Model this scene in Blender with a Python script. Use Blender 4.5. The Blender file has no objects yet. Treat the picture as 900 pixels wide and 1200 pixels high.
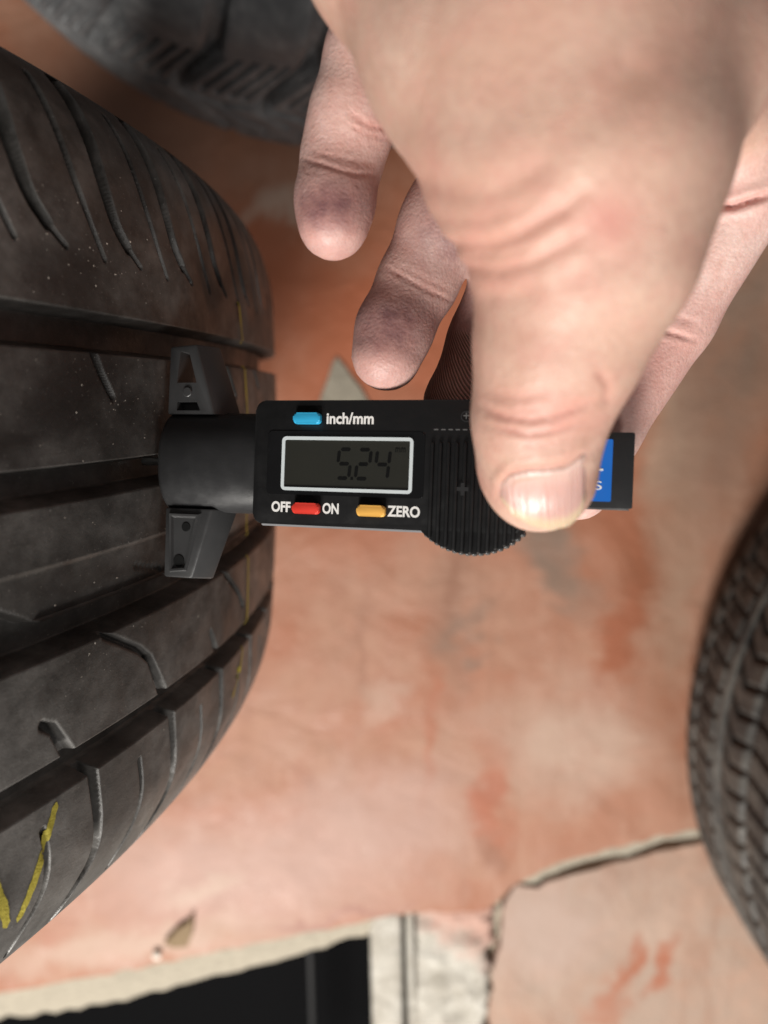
import bpy, bmesh, math, random
import numpy as np
from mathutils import Vector, Matrix

random.seed(7); rng = np.random.default_rng(7)
scene = bpy.context.scene
COL = scene.collection
R = math.radians

# ------------------------------------------------------------------ camera
CAM_H, PITCH = 0.5677, 9.858
cam_d = bpy.data.cameras.new('camera'); cam = bpy.data.objects.new('camera', cam_d); COL.objects.link(cam)
cam.location = (0, 0, CAM_H); cam.rotation_euler = (R(-PITCH), 0, 0)
cam_d.sensor_fit = 'VERTICAL'; cam_d.sensor_height = 36; cam_d.lens = 24
cam_d.clip_start = 0.005; cam_d.clip_end = 50
cam_d.dof.use_dof = True; cam_d.dof.focus_distance = 0.155; cam_d.dof.aperture_fstop = 8.4
scene.camera = cam

# ------------------------------------------------------------------ light
world = bpy.data.worlds.new('World'); scene.world = world; world.use_nodes = True
bg = world.node_tree.nodes['Background']
bg.inputs['Color'].default_value = (1.0, 0.98, 0.96, 1); bg.inputs['Strength'].default_value = 0.145

def area(name, loc, target, size, energy, color):
    l = bpy.data.lights.new(name, 'AREA'); l.shape = 'RECTANGLE'; l.size = size[0]; l.size_y = size[1]
    l.energy = energy; l.color = color
    o = bpy.data.objects.new(name, l); COL.objects.link(o); o.location = loc
    o.rotation_euler = (Vector(target) - Vector(loc)).to_track_quat('-Z', 'Y').to_euler()
    return o
area('area_light', (-0.42, -1.36, 1.22), (0.0, 0.0, 0.28), (0.50, 0.50), 46, (1.0, 0.96, 0.90))
area('area_light', (0.55, -1.10, 1.50), (0.0, 0.15, 0.1), (0.50, 0.50), 9, (1.0, 0.97, 0.93))  # added fill, no known source; aimed to brighten the winter tyre

scene.render.engine = 'CYCLES'
scene.cycles.use_denoising = True
scene.view_settings.view_transform = 'Standard'; scene.view_settings.look = 'None'
scene.view_settings.gamma = 1; scene.view_settings.exposure = 0.0
scene.view_settings.use_curve_mapping = False

# ------------------------------------------------------------------ frames
_s, _c = math.sin(R(PITCH)), math.cos(R(PITCH))
UPV = np.array([0, _c, -_s]); LOOK = np.array([0, -_s, -_c]); EX = np.array([1., 0, 0])
CAMP = np.array([0, 0, CAM_H])
FP = 800.0
def at(u, v, d):
    """point seen in direction (u, v) of the 900x1200 photograph at depth d (metres)"""
    return CAMP + EX * ((u - 450) / FP * d) + UPV * ((600 - v) / FP * d) + LOOK * d
def c2w(p):
    return EX * p[0] + UPV * p[1] + LOOK * p[2]
def to_px(P):
    q = P - CAMP; d = q @ LOOK
    return 450 + FP * (q @ EX) / d, 600 - FP * (q @ UPV) / d, d

# ------------------------------------------------------------------ helpers
def tag(o, label=None, cat=None, group=None, kind=None):
    if label: o['label'] = label
    if cat: o['category'] = cat
    if group: o['group'] = group
    if kind: o['kind'] = kind
    return o
def empty(name, loc=(0, 0, 0)):
    o = bpy.data.objects.new(name, None); o.empty_display_size = .02; o.location = loc; COL.objects.link(o); return o
def link(name, me, mat=None, parent=None, smooth=True, mw=None):
    o = bpy.data.objects.new(name, me); COL.objects.link(o)
    if mat: me.materials.append(mat)
    if smooth and len(me.polygons): me.polygons.foreach_set('use_smooth', np.ones(len(me.polygons), bool))
    if parent: o.parent = parent
    if mw is not None: o.matrix_local = mw
    return o
def mesh_np(name, V, Fq):
    me = bpy.data.meshes.new(name)
    V = np.asarray(V, np.float32); Fq = np.asarray(Fq, np.int32)
    k = Fq.shape[1]
    me.vertices.add(len(V)); me.vertices.foreach_set('co', V.ravel())
    me.loops.add(Fq.size); me.loops.foreach_set('vertex_index', Fq.ravel())
    me.polygons.add(len(Fq)); me.polygons.foreach_set('loop_start', np.arange(0, Fq.size, k, dtype=np.int32))
    me.polygons.foreach_set('loop_total', np.full(len(Fq), k, np.int32))
    me.update(calc_edges=True); me.validate()
    return me
def bm_mesh(name, bm):
    bmesh.ops.recalc_face_normals(bm, faces=bm.faces)
    me = bpy.data.meshes.new(name); bm.to_mesh(me); bm.free(); return me
def prism(pts, z0, z1, bevel=0.0, seg=2, top_only=False):
    """extruded outline (list of xy) between z0 and z1, edges rounded"""
    bm = bmesh.new()
    lo = [bm.verts.new((x, y, z0)) for x, y in pts]; hi = [bm.verts.new((x, y, z1)) for x, y in pts]
    n = len(pts)
    bm.faces.new(lo[::-1]); top = bm.faces.new(hi)
    for i in range(n): bm.faces.new((lo[i], lo[(i+1) % n], hi[(i+1) % n], hi[i]))
    if bevel:
        es = list(top.edges) if top_only else [e for e in bm.edges]
        bmesh.ops.bevel(bm, geom=es, offset=bevel, segments=seg, profile=.5, affect='EDGES', clamp_overlap=True)
    return bm
def rrect(x0, x1, y0, y1, r, n=5):
    out = []
    for cx, cy, a0 in ((x1-r, y1-r, 0), (x0+r, y1-r, 90), (x0+r, y0+r, 180), (x1-r, y0+r, 270)):
        for i in range(n + 1):
            a = R(a0 + 90 * i / n); out.append((cx + r*math.cos(a), cy + r*math.sin(a)))
    return out
def flat_by_angle(o, deg=35):
    me = o.data
    try: me.set_sharp_from_angle(angle=R(deg))
    except Exception: pass
    return o

# ------------------------------------------------------------------ materials
class NT:
    def __init__(s, name):
        s.m = bpy.data.materials.new(name); s.m.use_nodes = True; s.t = s.m.node_tree
        s.b = s.t.nodes['Principled BSDF']
    def n(s, typ, **kw):
        nd = s.t.nodes.new(typ)
        for k, v in kw.items():
            if k in nd.inputs.keys() if isinstance(k, str) and k[0].isupper() else False: nd.inputs[k].default_value = v
            else: setattr(nd, k, v)
        return nd
    def l(s, a, b): s.t.links.new(a, b)
    def coord(s): return s.n('ShaderNodeTexCoord').outputs['Object']
    def noise(s, co, scale, detail=4, rough=.55, dist=0):
        nd = s.n('ShaderNodeTexNoise'); nd.inputs['Scale'].default_value = scale; nd.inputs['Detail'].default_value = detail
        nd.inputs['Roughness'].default_value = rough; nd.inputs['Distortion'].default_value = dist
        s.l(co, nd.inputs['Vector']); return nd.outputs['Fac']
    def ramp(s, f, stops):
        nd = s.n('ShaderNodeValToRGB'); r = nd.color_ramp
        while len(r.elements) < len(stops): r.elements.new(.5)
        for e, (p, c) in zip(r.elements, stops):
            e.position = p; e.color = (c, c, c, 1) if not hasattr(c, '__len__') else (*c, 1)
        s.l(f, nd.inputs['Fac']); return nd.outputs['Color']
    def mix(s, f, a, b, mode='MIX'):
        nd = s.n('ShaderNodeMix', data_type='RGBA', blend_type=mode)
        for i, v in ((0, f), (6, a), (7, b)):
            if isinstance(v, (int, float)): nd.inputs[i].default_value = v
            elif hasattr(v, 'is_output'): s.l(v, nd.inputs[i])
            else: nd.inputs[i].default_value = (*v, 1)
        return nd.outputs[2]
    def math(s, op, a, b=0.0, clamp=False):
        nd = s.n('ShaderNodeMath', operation=op, use_clamp=clamp)
        for i, v in ((0, a), (1, b)):
            if isinstance(v, (int, float)): nd.inputs[i].default_value = v
            else: s.l(v, nd.inputs[i])
        return nd.outputs[0]
    def bump(s, h, strength, dist, prev=None):
        nd = s.n('ShaderNodeBump'); nd.inputs['Strength'].default_value = strength; nd.inputs['Distance'].default_value = dist
        s.l(h, nd.inputs['Height'])
        if prev is not None: s.l(prev, nd.inputs['Normal'])
        return nd.outputs['Normal']
    def set(s, **kw):
        for k, v in kw.items():
            k = k.replace('_', ' ')
            if hasattr(v, 'is_output'): s.l(v, s.b.inputs[k])
            else: s.b.inputs[k].default_value = (*v, 1) if hasattr(v, '__len__') and len(v) == 3 and s.b.inputs[k].type == 'RGBA' else v
        return s.m

def simple(name, col, rough=.5, bump_scale=None, bump_d=1e-4, spec=.5, var=.12, metal=0.0, coat=0.0):
    t = NT(name); co = t.coord()
    f = t.noise(co, 160, 5)
    lo = tuple(c * (1 - var) for c in col); hi = tuple(min(1, c * (1 + var)) for c in col)
    kw = dict(Base_Color=t.mix(f, lo, hi), Specular_IOR_Level=spec, Metallic=metal, Coat_Weight=coat)
    kw['Roughness'] = t.ramp(t.noise(co, 300, 4), [(.3, max(0, rough - .08)), (.75, min(1, rough + .08))])
    if bump_scale: kw['Normal'] = t.bump(t.noise(co, bump_scale, 3), 1.0, bump_d)
    return t.set(**kw)

def rubber(name, base, dust, dust_amt, rough=.55, shoulder=None):
    t = NT(name); co = t.coord()
    big = t.noise(co, 28, 5, .6, .4); mid = t.noise(co, 140, 5, .65); fine = t.noise(co, 1500, 3, .6)
    f = t.math('MULTIPLY', t.ramp(big, [(.36, 0), (.68, 1)]), t.ramp(mid, [(.32, .15), (.7, 1)]))
    f = t.math('MULTIPLY', f, dust_amt)
    if shoulder:   # lower shoulder only: its stronger light painted in as a greyer dust tone
        sy = t.n('ShaderNodeSeparateXYZ'); t.l(co, sy.inputs[0])
        mr = t.n('ShaderNodeMapRange'); mr.inputs['From Min'].default_value = shoulder[0]; mr.inputs['From Max'].default_value = shoulder[1]
        t.l(sy.outputs[1], mr.inputs['Value'])
        f = t.math('ADD', f, t.math('MULTIPLY', mr.outputs[0], t.math('ADD', t.math('MULTIPLY', mid, .55), .15)), True)
    c = t.mix(f, base, dust)
    c = t.mix(t.ramp(fine, [(.66, 0), (.74, .5)]), c, tuple(min(1, d * 1.6) for d in dust))
    sm = t.ramp(t.noise(co, 45, 3, .5, 1.2), [(.35, rough - .14), (.65, rough + .12)])
    nb = t.bump(t.noise(co, 2200, 3, .6), .55, .00012)
    nb = t.bump(t.noise(co, 260, 5, .6), .6, .0003, nb)
    return t.set(Base_Color=c, Roughness=sm, Normal=nb, Specular_IOR_Level=.5)

M = {}
M['rubber'] = rubber('worn_black_rubber', (.023, .020, .018), (.205, .195, .182), .85, .48, (.005, -.04))
M['rubber_grey'] = rubber('dusty_grey_rubber', (.085, .088, .092), (.26, .26, .26), .95, .7)
M['rubber_brown'] = rubber('dusty_brown_rubber', (.036, .032, .029), (.17, .155, .135), .95, .7)
M['chalk'] = simple('yellow_tyre_chalk', (.44, .37, .06), .8, 900, 2e-4, .2, .35)
M['chalk_faint'] = simple('faded_yellow_line', (.50, .40, .06), .8, 900, 2e-4, .2, .5)
M['dust'] = simple('pale_grit', (.42, .38, .33), .9, None, 0, .2, .3)
M['plastic'] = simple('black_gloss_plastic', (.0075, .0075, .008), .36, 700, 4e-5, .5, .2)
M['plastic_matte'] = simple('black_matte_plastic', (.022, .022, .023), .36, 2600, 2e-5, .55, .2)
M['highlight_grey'] = simple('pale_highlight_grey', (.24, .24, .25), .4)
M['foot'] = simple('grey_black_plastic', (.040, .040, .041), .38, 2600, 2e-5, .55, .2)
M['tooth'] = simple('shiny_grey_plastic', (.07, .07, .07), .24)
M['lens'] = simple('dark_display_panel', (.004, .004, .0045), .12, None, 0, .5, .1)
M['lcd'] = simple('olive_grey_display', (.021, .021, .017), .22, None, 0, .5, .06)
M['segment'] = simple('black_display_segments', (.003, .003, .003), .4, None, 0, .3, .1)
M['white_frame'] = simple('silver_white_frame', (.62, .68, .70), .35, None, 0, .5, .05)
M['print'] = simple('white_print', (.82, .81, .79), .6, None, 0, .3, .05)
M['blue_button'] = simple('blue_rubber_button', (.03, .36, .62), .35)
M['red_button'] = simple('red_rubber_button', (.68, .045, .03), .35)
M['yellow_button'] = simple('yellow_rubber_button', (.78, .42, .09), .35)
M['sticker'] = simple('blue_sticker', (.012, .14, .55), .4, None, 0, .5, .05)
M['grey_print'] = simple('grey_print', (.11, .11, .11), .6, None, 0, .3, .05)
M['metal'] = simple('brushed_steel', (.5, .5, .5), .35, None, 0, .5, .1, 1.0)
M['hole_shade'] = simple('recess_shade', (.004, .004, .004), .8, None, 0, .2)  # near-black colour stands in for the shade inside holes and slots
M['leaf'] = simple('dry_olive_leaf', (.24, .17, .10), .8, 500, 3e-4, .2, .4)
M['chip'] = simple('grey_plaster_flake', (.27, .24, .19), .9, 300, 5e-4, .2, .5)
M['pebble'] = simple('white_grit', (.75, .68, .6), .8, 300, 5e-4, .2, .2)
M['pit'] = simple('pit_shade_concrete', (.0025, .0025, .003), .9, 120, 2e-3, .1, .3)  # near-black colour paints in the unlit dark of the pit
M['pipe'] = simple('dull_grey_pipe', (.010, .010, .011), .7)

# --- skin
def skin_material():
    t = NT('hand_skin'); co = t.coord()
    pa = t.n('ShaderNodeAttribute', attribute_name='palm_side'); a = t.n('ShaderNodeAttribute', attribute_name='skin_mark'); sep = t.n('ShaderNodeSeparateColor'); t.l(a.outputs['Color'], sep.inputs[0])
    red, shade_grime, ridge = sep.outputs[0], sep.outputs[1], sep.outputs[2]
    mott = t.noise(co, 70, 5, .6, .5); mid = t.noise(co, 260, 4, .6); fine = t.noise(co, 1300, 3, .6)
    c = t.mix(t.ramp(mott, [(.3, 0), (.7, 1)]), (.49, .285, .215), (.60, .41, .325))
    c = t.mix(pa.outputs['Fac'], c, t.mix(t.ramp(mott, [(.35, 0), (.65, 1)]), (.60, .385, .345), (.66, .47, .42)))
    c = t.mix(t.ramp(mid, [(.45, 0), (.75, .45)]), c, (.55, .27, .22))
    c = t.mix(t.math('MULTIPLY', t.ramp(t.noise(co, 38, 4, .6, .8), [(.5, 0), (.72, 1)]), .4), c, (.50, .22, .18))
    c = t.mix(t.math('MULTIPLY', t.ramp(t.noise(co, 620, 4, .7), [(.42, 0), (.7, 1)]), .28), c, (.36, .19, .145))
    c = t.mix(red, c, (.50, .18, .15))
    gn = t.math('MULTIPLY', shade_grime, t.ramp(t.noise(co, 330, 4, .6), [(.3, .55), (.7, 1)]))
    c = t.mix(gn, c, (.110, .042, .054))  # maroon of shaded finger skin, painted in together with grime
    # friction ridges of a grimy fingertip
    wv = t.n('ShaderNodeTexWave', wave_type='BANDS', bands_direction='DIAGONAL'); wv.inputs['Scale'].default_value = 620
    wv.inputs['Distortion'].default_value = 2.2; wv.inputs['Detail'].default_value = 1; wv.inputs['Detail Scale'].default_value = .35
    t.l(co, wv.inputs['Vector'])
    rg = t.math('MULTIPLY', ridge, wv.outputs['Fac'])
    c = t.mix(rg, c, (.16, .10, .075))
    vo = t.n('ShaderNodeTexVoronoi', feature='DISTANCE_TO_EDGE'); vo.inputs['Scale'].default_value = 1050; t.l(co, vo.inputs['Vector'])
    nb = t.bump(t.ramp(vo.outputs['Distance'], [(0, 0), (.3, 1)]), .26, .00010)
    nb = t.bump(fine, .65, .00018, nb); nb = t.bump(t.noise(co, 420, 4, .65, 1.5), .35, .0003, nb)
    nb = t.bump(rg, .9, .0003, nb)
    m = t.set(Base_Color=c, Roughness=t.ramp(mid, [(.3, .42), (.7, .58)]), Normal=nb, Specular_IOR_Level=.45,
              Subsurface_Weight=.14, Subsurface_Scale=.004)
    t.b.inputs['Subsurface Radius'].default_value = (1.0, .35, .2)
    return m
M['skin'] = skin_material()
def nail_material():
    t = NT('thumb_nail'); co = t.n('ShaderNodeTexCoord').outputs['UV']
    sp = t.n('ShaderNodeSeparateXYZ'); t.l(co, sp.inputs[0])
    c = t.mix(t.ramp(sp.outputs[1], [(.0, 0), (.35, 1)]), (.60, .42, .36), (.53, .32, .28))
    edge = t.ramp(sp.outputs[1], [(.80, 0), (.9, 1)])
    c = t.mix(edge, c, (.56, .42, .29))
    wv = t.n('ShaderNodeTexNoise'); wv.inputs['Scale'].default_value = 1; wv.inputs['Detail'].default_value = 3
    mp = t.n('ShaderNodeMapping'); mp.inputs['Scale'].default_value = (26, 1.2, 1); t.l(co, mp.inputs['Vector']); t.l(mp.outputs[0], wv.inputs['Vector'])
    nb = t.bump(wv.outputs['Fac'], .55, .0006)
    return t.set(Base_Color=c, Roughness=.29, Normal=nb, Specular_IOR_Level=.5, Coat_Weight=.0, Subsurface_Weight=.15, Subsurface_Scale=.002)
M['nail'] = nail_material()

# --- floor paint
def floor_material(name, seed, stains, lo=(.32, .112, .054), hi=(.36, .195, .130)):
    t = NT(name); g = t.n('ShaderNodeNewGeometry').outputs['Position']
    off = t.n('ShaderNodeVectorMath', operation='ADD'); t.l(g, off.inputs[0]); off.inputs[1].default_value = (seed, seed * .7, 0)
    co = off.outputs[0]
    big = t.noise(co, 5.5, 5, .6, .6); mid = t.noise(co, 22, 6, .65, .4); fine = t.noise(co, 150, 5, .7)
    c = t.mix(t.ramp(big, [(.34, 0), (.66, 1)]), lo, hi)
    c = t.mix(t.math('MULTIPLY', t.ramp(mid, [(.46, 0), (.70, 1)]), .55), c, (.44, .26, .185))
    c = t.mix(t.math('MULTIPLY', t.ramp(t.noise(co, 11, 6, .6, 1.1), [(.52, 0), (.68, 1)]), .45), c, (.36, .20, .13))
    c = t.mix(t.math('MULTIPLY', t.ramp(fine, [(.55, 0), (.75, 1)]), .35), c, (.30, .17, .12))
    mp = t.n('ShaderNodeMapping'); mp.inputs['Rotation'].default_value = (0, 0, R(-62)); mp.inputs['Scale'].default_value = (34, 6, 1); t.l(co, mp.inputs['Vector'])
    stk = t.noise(mp.outputs[0], 1.0, 5, .65, .8)
    c = t.mix(t.math('MULTIPLY', t.ramp(stk, [(.50, 0), (.68, 1)]), .5), c, (.30, .14, .085))
    c = t.mix(t.math('MULTIPLY', t.ramp(stk, [(.30, 1), (.42, 0)]), .4), c, (.47, .29, .21))
    c = t.mix(t.math('MULTIPLY', t.ramp(t.noise(co, 420, 3, .6), [(.62, 0), (.72, 1)]), .45), c, (.22, .13, .09))
    sx = t.n('ShaderNodeSeparateXYZ'); t.l(g, sx.inputs[0])
    wx = t.noise(co, 14, 4, .6); wy = t.noise(co, 17.3, 4, .6, .7)
    for (x, y, rx, ry, ang, col, amt) in stains:
        X = t.math('SUBTRACT', t.math('ADD', sx.outputs[0], t.math('MULTIPLY', t.math('SUBTRACT', wx, .5), .09)), x)
        Y = t.math('SUBTRACT', t.math('ADD', sx.outputs[1], t.math('MULTIPLY', t.math('SUBTRACT', wy, .5), .09)), y)
        ca, sa = math.cos(R(ang)), math.sin(R(ang))
        U = t.math('DIVIDE', t.math('ADD', t.math('MULTIPLY', X, ca), t.math('MULTIPLY', Y, sa)), rx)
        V = t.math('DIVIDE', t.math('SUBTRACT', t.math('MULTIPLY', Y, ca), t.math('MULTIPLY', X, sa)), ry)
        d = t.math('SQRT', t.math('ADD', t.math('MULTIPLY', U, U), t.math('MULTIPLY', V, V)))
        m = t.math('MULTIPLY', t.ramp(d, [(.3, 1), (1.0, 0)]), amt)
        m = t.math('MULTIPLY', m, t.ramp(mid, [(.30, .62), (.55, 1)]))
        c = t.mix(m, c, col)
    nb = t.bump(t.noise(co, 9, 3, .5, .8), .5, .010); nb = t.bump(t.noise(co, 35, 5, .6), .5, .003, nb)
    nb = t.bump(t.noise(co, 300, 4, .65), .5, .0008, nb)
    return t.set(Base_Color=c, Roughness=t.ramp(mid, [(.3, .45), (.7, .75)]), Normal=nb, Specular_IOR_Level=.4)
ORANGE, BROWN, PINK, PALE, GREY = (.33, .092, .038), (.20, .078, .04), (.42, .27, .225), (.45, .32, .25), (.19, .125, .09)
M['floor'] = floor_material('worn_red_floor_paint', 3.1, [
    (.02, .06, .20, .13, 15, ORANGE, .9), (-.10, .10, .12, .06, -30, ORANGE, .6), (.05, -.09, .16, .07, 5, ORANGE, .5),
    (.222, -.10, .040, .16, -3, (.25, .078, .032), 1.0), (.18, -.10, .06, .09, 0, (.29, .12, .065), .8), (.06, -.20, .03, .09, 5, (.24, .12, .075), .7), (.205, -.215, .018, .075, -20, (.29, .09, .04), .9), (.19, -.06, .06, .10, 5, ORANGE, .5),
    (.120, -.110, .085, .032, -52, GREY, .95), (.155, -.155, .06, .024, -50, GREY, .8), (.09, -.06, .06, .02, -30, GREY, .6),
    (.100, -.36, .020, .075, 4, ORANGE, .95), (.098, -.42, .014, .03, 0, BROWN, .6), (.06, -.13, .012, .09, 3, BROWN, .6), (.04, -.30, .008, .10, -4, ORANGE, .5), (-.02, -.22, .007, .08, 3, BROWN, .35),
    (.075, -.20, .035, .012, 40, GREY, .55), (.085, -.225, .02, .006, 35, GREY, .6),
    (-.13, -.44, .24, .09, 8, PINK, .85), (.0, -.38, .12, .07, 5, PINK, .6), (-.25, -.52, .2, .03, 8, PALE, .8), (-.17, -.455, .05, .018, 20, PALE, .8), (.0, -.262, .03, .02, 0, PALE, .5),
    (.17, -.31, .09, .08, 0, PALE, .75), (.235, -.04, .035, .16, 6, (.36, .24, .17), .8), (.28, .08, .07, .22, 0, GREY, .9), (.17, .10, .05, .12, 0, (.27, .15, .095), .7), (.1, .0, .05, .08, 0, PALE, .4), (.25, -.2, .03, .1, 0, (.36, .24, .17), .6),
    (-.09, .145, .03, .018, 0, PALE, .9), (-.20, .2, .2, .08, 0, (.26, .13, .085), .7), (-.05, -.485, .12, .006, 12, (.30, .14, .11), .7)])
M['slab'] = floor_material('faded_red_slab_paint', 9.4, [
    (.15, -.50, .09, .08, 0, (.40, .29, .24), .9), (.26, -.50, .06, .05, 10, PALE, .6), (.235, -.545, .012, .04, -20, ORANGE, .8),
    (.27, -.545, .012, .05, -25, ORANGE, .9), (.22, -.59, .03, .03, 0, ORANGE, .6)], (.33, .215, .160), (.37, .275, .215))
def plaster_material():
    t = NT('chipped_white_plaster'); g = t.n('ShaderNodeNewGeometry').outputs['Position']
    mid = t.noise(g, 45, 6, .7, .5); fine = t.noise(g, 260, 5, .7)
    c = t.mix(t.ramp(mid, [(.35, 0), (.65, 1)]), (.40, .365, .31), (.60, .57, .51))
    c = t.mix(t.math('MULTIPLY', t.ramp(t.noise(g, 90, 5, .7, 1), [(.56, 0), (.68, 1)]), .7), c, (.20, .17, .14))
    sx = t.n('ShaderNodeSeparateXYZ'); t.l(g, sx.inputs[0])
    # the pink paint of the floor laps over the block's far edge
    lap = t.math('ADD', t.math('ADD', sx.outputs[1], t.math('MULTIPLY', sx.outputs[0], .75)), t.math('MULTIPLY', t.math('SUBTRACT', mid, .5), .12))
    c = t.mix(t.ramp(t.math('ADD', lap, .482), [(0.0, 0), (.035, .9)]), c, (.52, .31, .25))
    nb = t.bump(t.noise(g, 70, 6, .7), .8, .006); nb = t.bump(fine, .6, .001, nb)
    return t.set(Base_Color=c, Roughness=.85, Normal=nb, Specular_IOR_Level=.25)
M['plaster'] = plaster_material()
M['raw_edge'] = simple('pale_raw_concrete_edge', (.35, .31, .245), .85, 110, 3e-3, .25, .25)

# ------------------------------------------------------------------ floor
def jag(pts, step, amp, seed):
    r = np.random.default_rng(seed); out = []
    for (x0, y0), (x1, y1) in zip(pts[:-1], pts[1:]):
        L = math.hypot(x1 - x0, y1 - y0); n = max(1, int(L / step))
        for i in range(n):
            t = i / n; k = 0 if i == 0 else 1
            out.append((x0 + (x1-x0)*t + k*r.normal()*amp, y0 + (y1-y0)*t + k*r.normal()*amp))
    out.append(pts[-1]); return out
front = jag([(-1.6, -.80), (-.70, -.632), (-.286, -.5515), (-.162, -.5235), (-.064, -.500), (-.012, -.488)], .012, .0012, 1)
crack_top = jag([(.008, -.480), (.055, -.481), (.095, -.480), (.1205, -.452), (.15, -.432), (.197, -.419), (.25, -.403), (.278, -.397), (.5, -.34), (1.6, -.1)], .010, .0016, 2)
main_pts = [(-1.6, 1.6)] + front + crack_top + [(1.6, 1.6)]
floor = link('floor', bm_mesh('floor', prism(main_pts, -.06, 0, .003, 2, True)), M['floor'], smooth=False)
tag(floor, kind='structure')
# broken pale rim along the front of the slab
def rim_mesh():
    seq = [p for p in front if p[0] > -1.2]
    r = np.random.default_rng(5); V = []; m = 7
    for i, (x, y) in enumerate(seq):
        w = np.interp(x, [-1.2, -.3, -.19, -.05, -.012], [.05, .046, .043, .033, .026]) + r.normal() * .0015
        for j in range(m):
            t = j / (m - 1)
            V.append((x + .006 * t, y - .001 - w * t, -.0025 - .005 * math.sin(t * 3.0) * .5 - .016 * t ** 3 + r.normal() * .0006))
        V.append((x + .006, y - w - .001, -.09))
    m += 1; F = []
    for i in range(len(seq) - 1):
        for j in range(m - 1): F.append((i*m + j, i*m + j + 1, (i+1)*m + j + 1, (i+1)*m + j))
    return mesh_np('slab_rim', V, F)
rim = link('slab_rim', rim_mesh(), M['raw_edge'], floor)
# second slab, beyond the crack
crack_right = jag([(.1035, -.62), (.106, -.56), (.113, -.50), (.117, -.468), (.125, -.4545)], .008, .0018, 4)
slab_pts = [(1.6, -.92), (.1035, -.92)] + crack_right + [(x + .002, y - .0205) for x, y in crack_top if x > .13]
slab = link('floor_slab', bm_mesh('floor_slab', prism(slab_pts, -.06, -.005, .002, 2, True)), M['slab'], smooth=False)
tag(slab, kind='structure')
# pale mortar lip in the crack
lip_pts = [p for p in crack_top if .125 < p[0] < .42]
lip = link('crack_lip', bm_mesh('crack_lip', prism(lip_pts + [(x, y - .013 - .0025 * math.sin(x * 90)) for x, y in lip_pts[::-1]], -.03, -.006, .001, 1, True)), M['raw_edge'], slab, smooth=False)
# white plaster block
pk = empty('plaster_block', (0, 0, 0)); tag(pk, 'chipped white plaster block beside the dark pit at the floor edge', 'plaster block')
def rough_box(name, x0, x1, y0, y1, z0, z1, amp, seed, res=.004, skew=0.0, ragged=0.0):
    r = np.random.default_rng(seed); nx = max(2, int((x1-x0)/res)); ny = max(2, int((y1-y0)/res))
    V = []; F = []
    lowx = r.normal(size=(nx//3 + 3, ny//3 + 3))
    for j in range(ny + 1):
        rg = ragged * r.normal()
        for i in range(nx + 1):
            x = x0 + (x1 + rg - x0) * i / nx + skew * (y0 + (y1-y0) * j / ny - y1); y = y0 + (y1-y0) * j / ny
            V.append((x, y, z1 + amp * (lowx[i//3, j//3] + .5 * r.normal()) - (.003 if i in (0, nx) else 0)))
    top = len(V)
    ring = [j*(nx+1) for j in range(ny+1)] + [ny*(nx+1)+i for i in range(1, nx+1)] + [j*(nx+1)+nx for j in range(ny-1, -1, -1)] + [i for i in range(nx-1, 0, -1)]
    for k in ring: V.append((V[k][0], V[k][1], z0))
    for j in range(ny):
        for i in range(nx): a = j*(nx+1)+i; F.append((a, a+1, a+nx+2, a+nx+1))
    n = len(ring)
    for k in range(n): F.append((ring[k], ring[(k+1) % n], top + (k+1) % n, top + k))
    return mesh_np(name, V, F)
link('board', rough_box('board', -.014, .0165, -.92, -.4855, -.30, -.004, .0003, 11, skew=-.02), M['plaster'], pk)
link('board', rough_box('board', .0205, .0275, -.92, -.479, -.30, -.007, .0003, 12, skew=-.03), M['plaster'], pk)
link('plaster_fill', rough_box('plaster_fill', 0.0315, .1015, -.92, -.4765, -.30, -.008, .0016, 13, .005, ragged=.004), M['plaster'], pk)
link('mortar_bed', rough_box('mortar_bed', .094, .128, -.92, -.452, -.30, -.019, .002, 15, .005), M['raw_edge'], pk)
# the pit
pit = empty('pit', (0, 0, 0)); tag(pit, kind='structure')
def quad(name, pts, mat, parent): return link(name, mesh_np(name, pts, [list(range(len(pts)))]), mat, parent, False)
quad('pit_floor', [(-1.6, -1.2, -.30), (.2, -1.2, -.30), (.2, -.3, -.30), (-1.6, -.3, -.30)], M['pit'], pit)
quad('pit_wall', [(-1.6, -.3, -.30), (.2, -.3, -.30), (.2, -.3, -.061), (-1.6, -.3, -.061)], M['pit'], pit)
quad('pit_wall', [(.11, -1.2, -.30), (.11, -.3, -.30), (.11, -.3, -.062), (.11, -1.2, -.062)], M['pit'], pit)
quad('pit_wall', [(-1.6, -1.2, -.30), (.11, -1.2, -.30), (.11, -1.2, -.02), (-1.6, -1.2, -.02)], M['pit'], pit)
def tube(name, pts, r, mat, parent=None, n=10, cap=True):
    bm = bmesh.new(); rings = []
    pts = [Vector(p) for p in pts]
    for i, p in enumerate(pts):
        d = (pts[min(i+1, len(pts)-1)] - pts[max(i-1, 0)]).normalized()
        a = d.orthogonal().normalized(); b = d.cross(a)
        rr = r[i] if hasattr(r, '__len__') else r
        rings.append([bm.verts.new(p + (a*math.cos(2*math.pi*k/n) + b*math.sin(2*math.pi*k/n)) * rr) for k in range(n)])
    for A, B in zip(rings[:-1], rings[1:]):
        for k in range(n): bm.faces.new((A[k], A[(k+1) % n], B[(k+1) % n], B[k]))
    if cap: bm.faces.new(rings[0][::-1]); bm.faces.new(rings[-1])
    return link(name, bm_mesh(name, bm), mat, parent)
pp = tube('pipe', [(-.100, -.48, -.19), (-.094, -.70, -.19), (-.090, -1.1, -.19)], .0035, M['pipe'])
tag(pp, 'thin grey pipe running through the dark pit', 'pipe')

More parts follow.
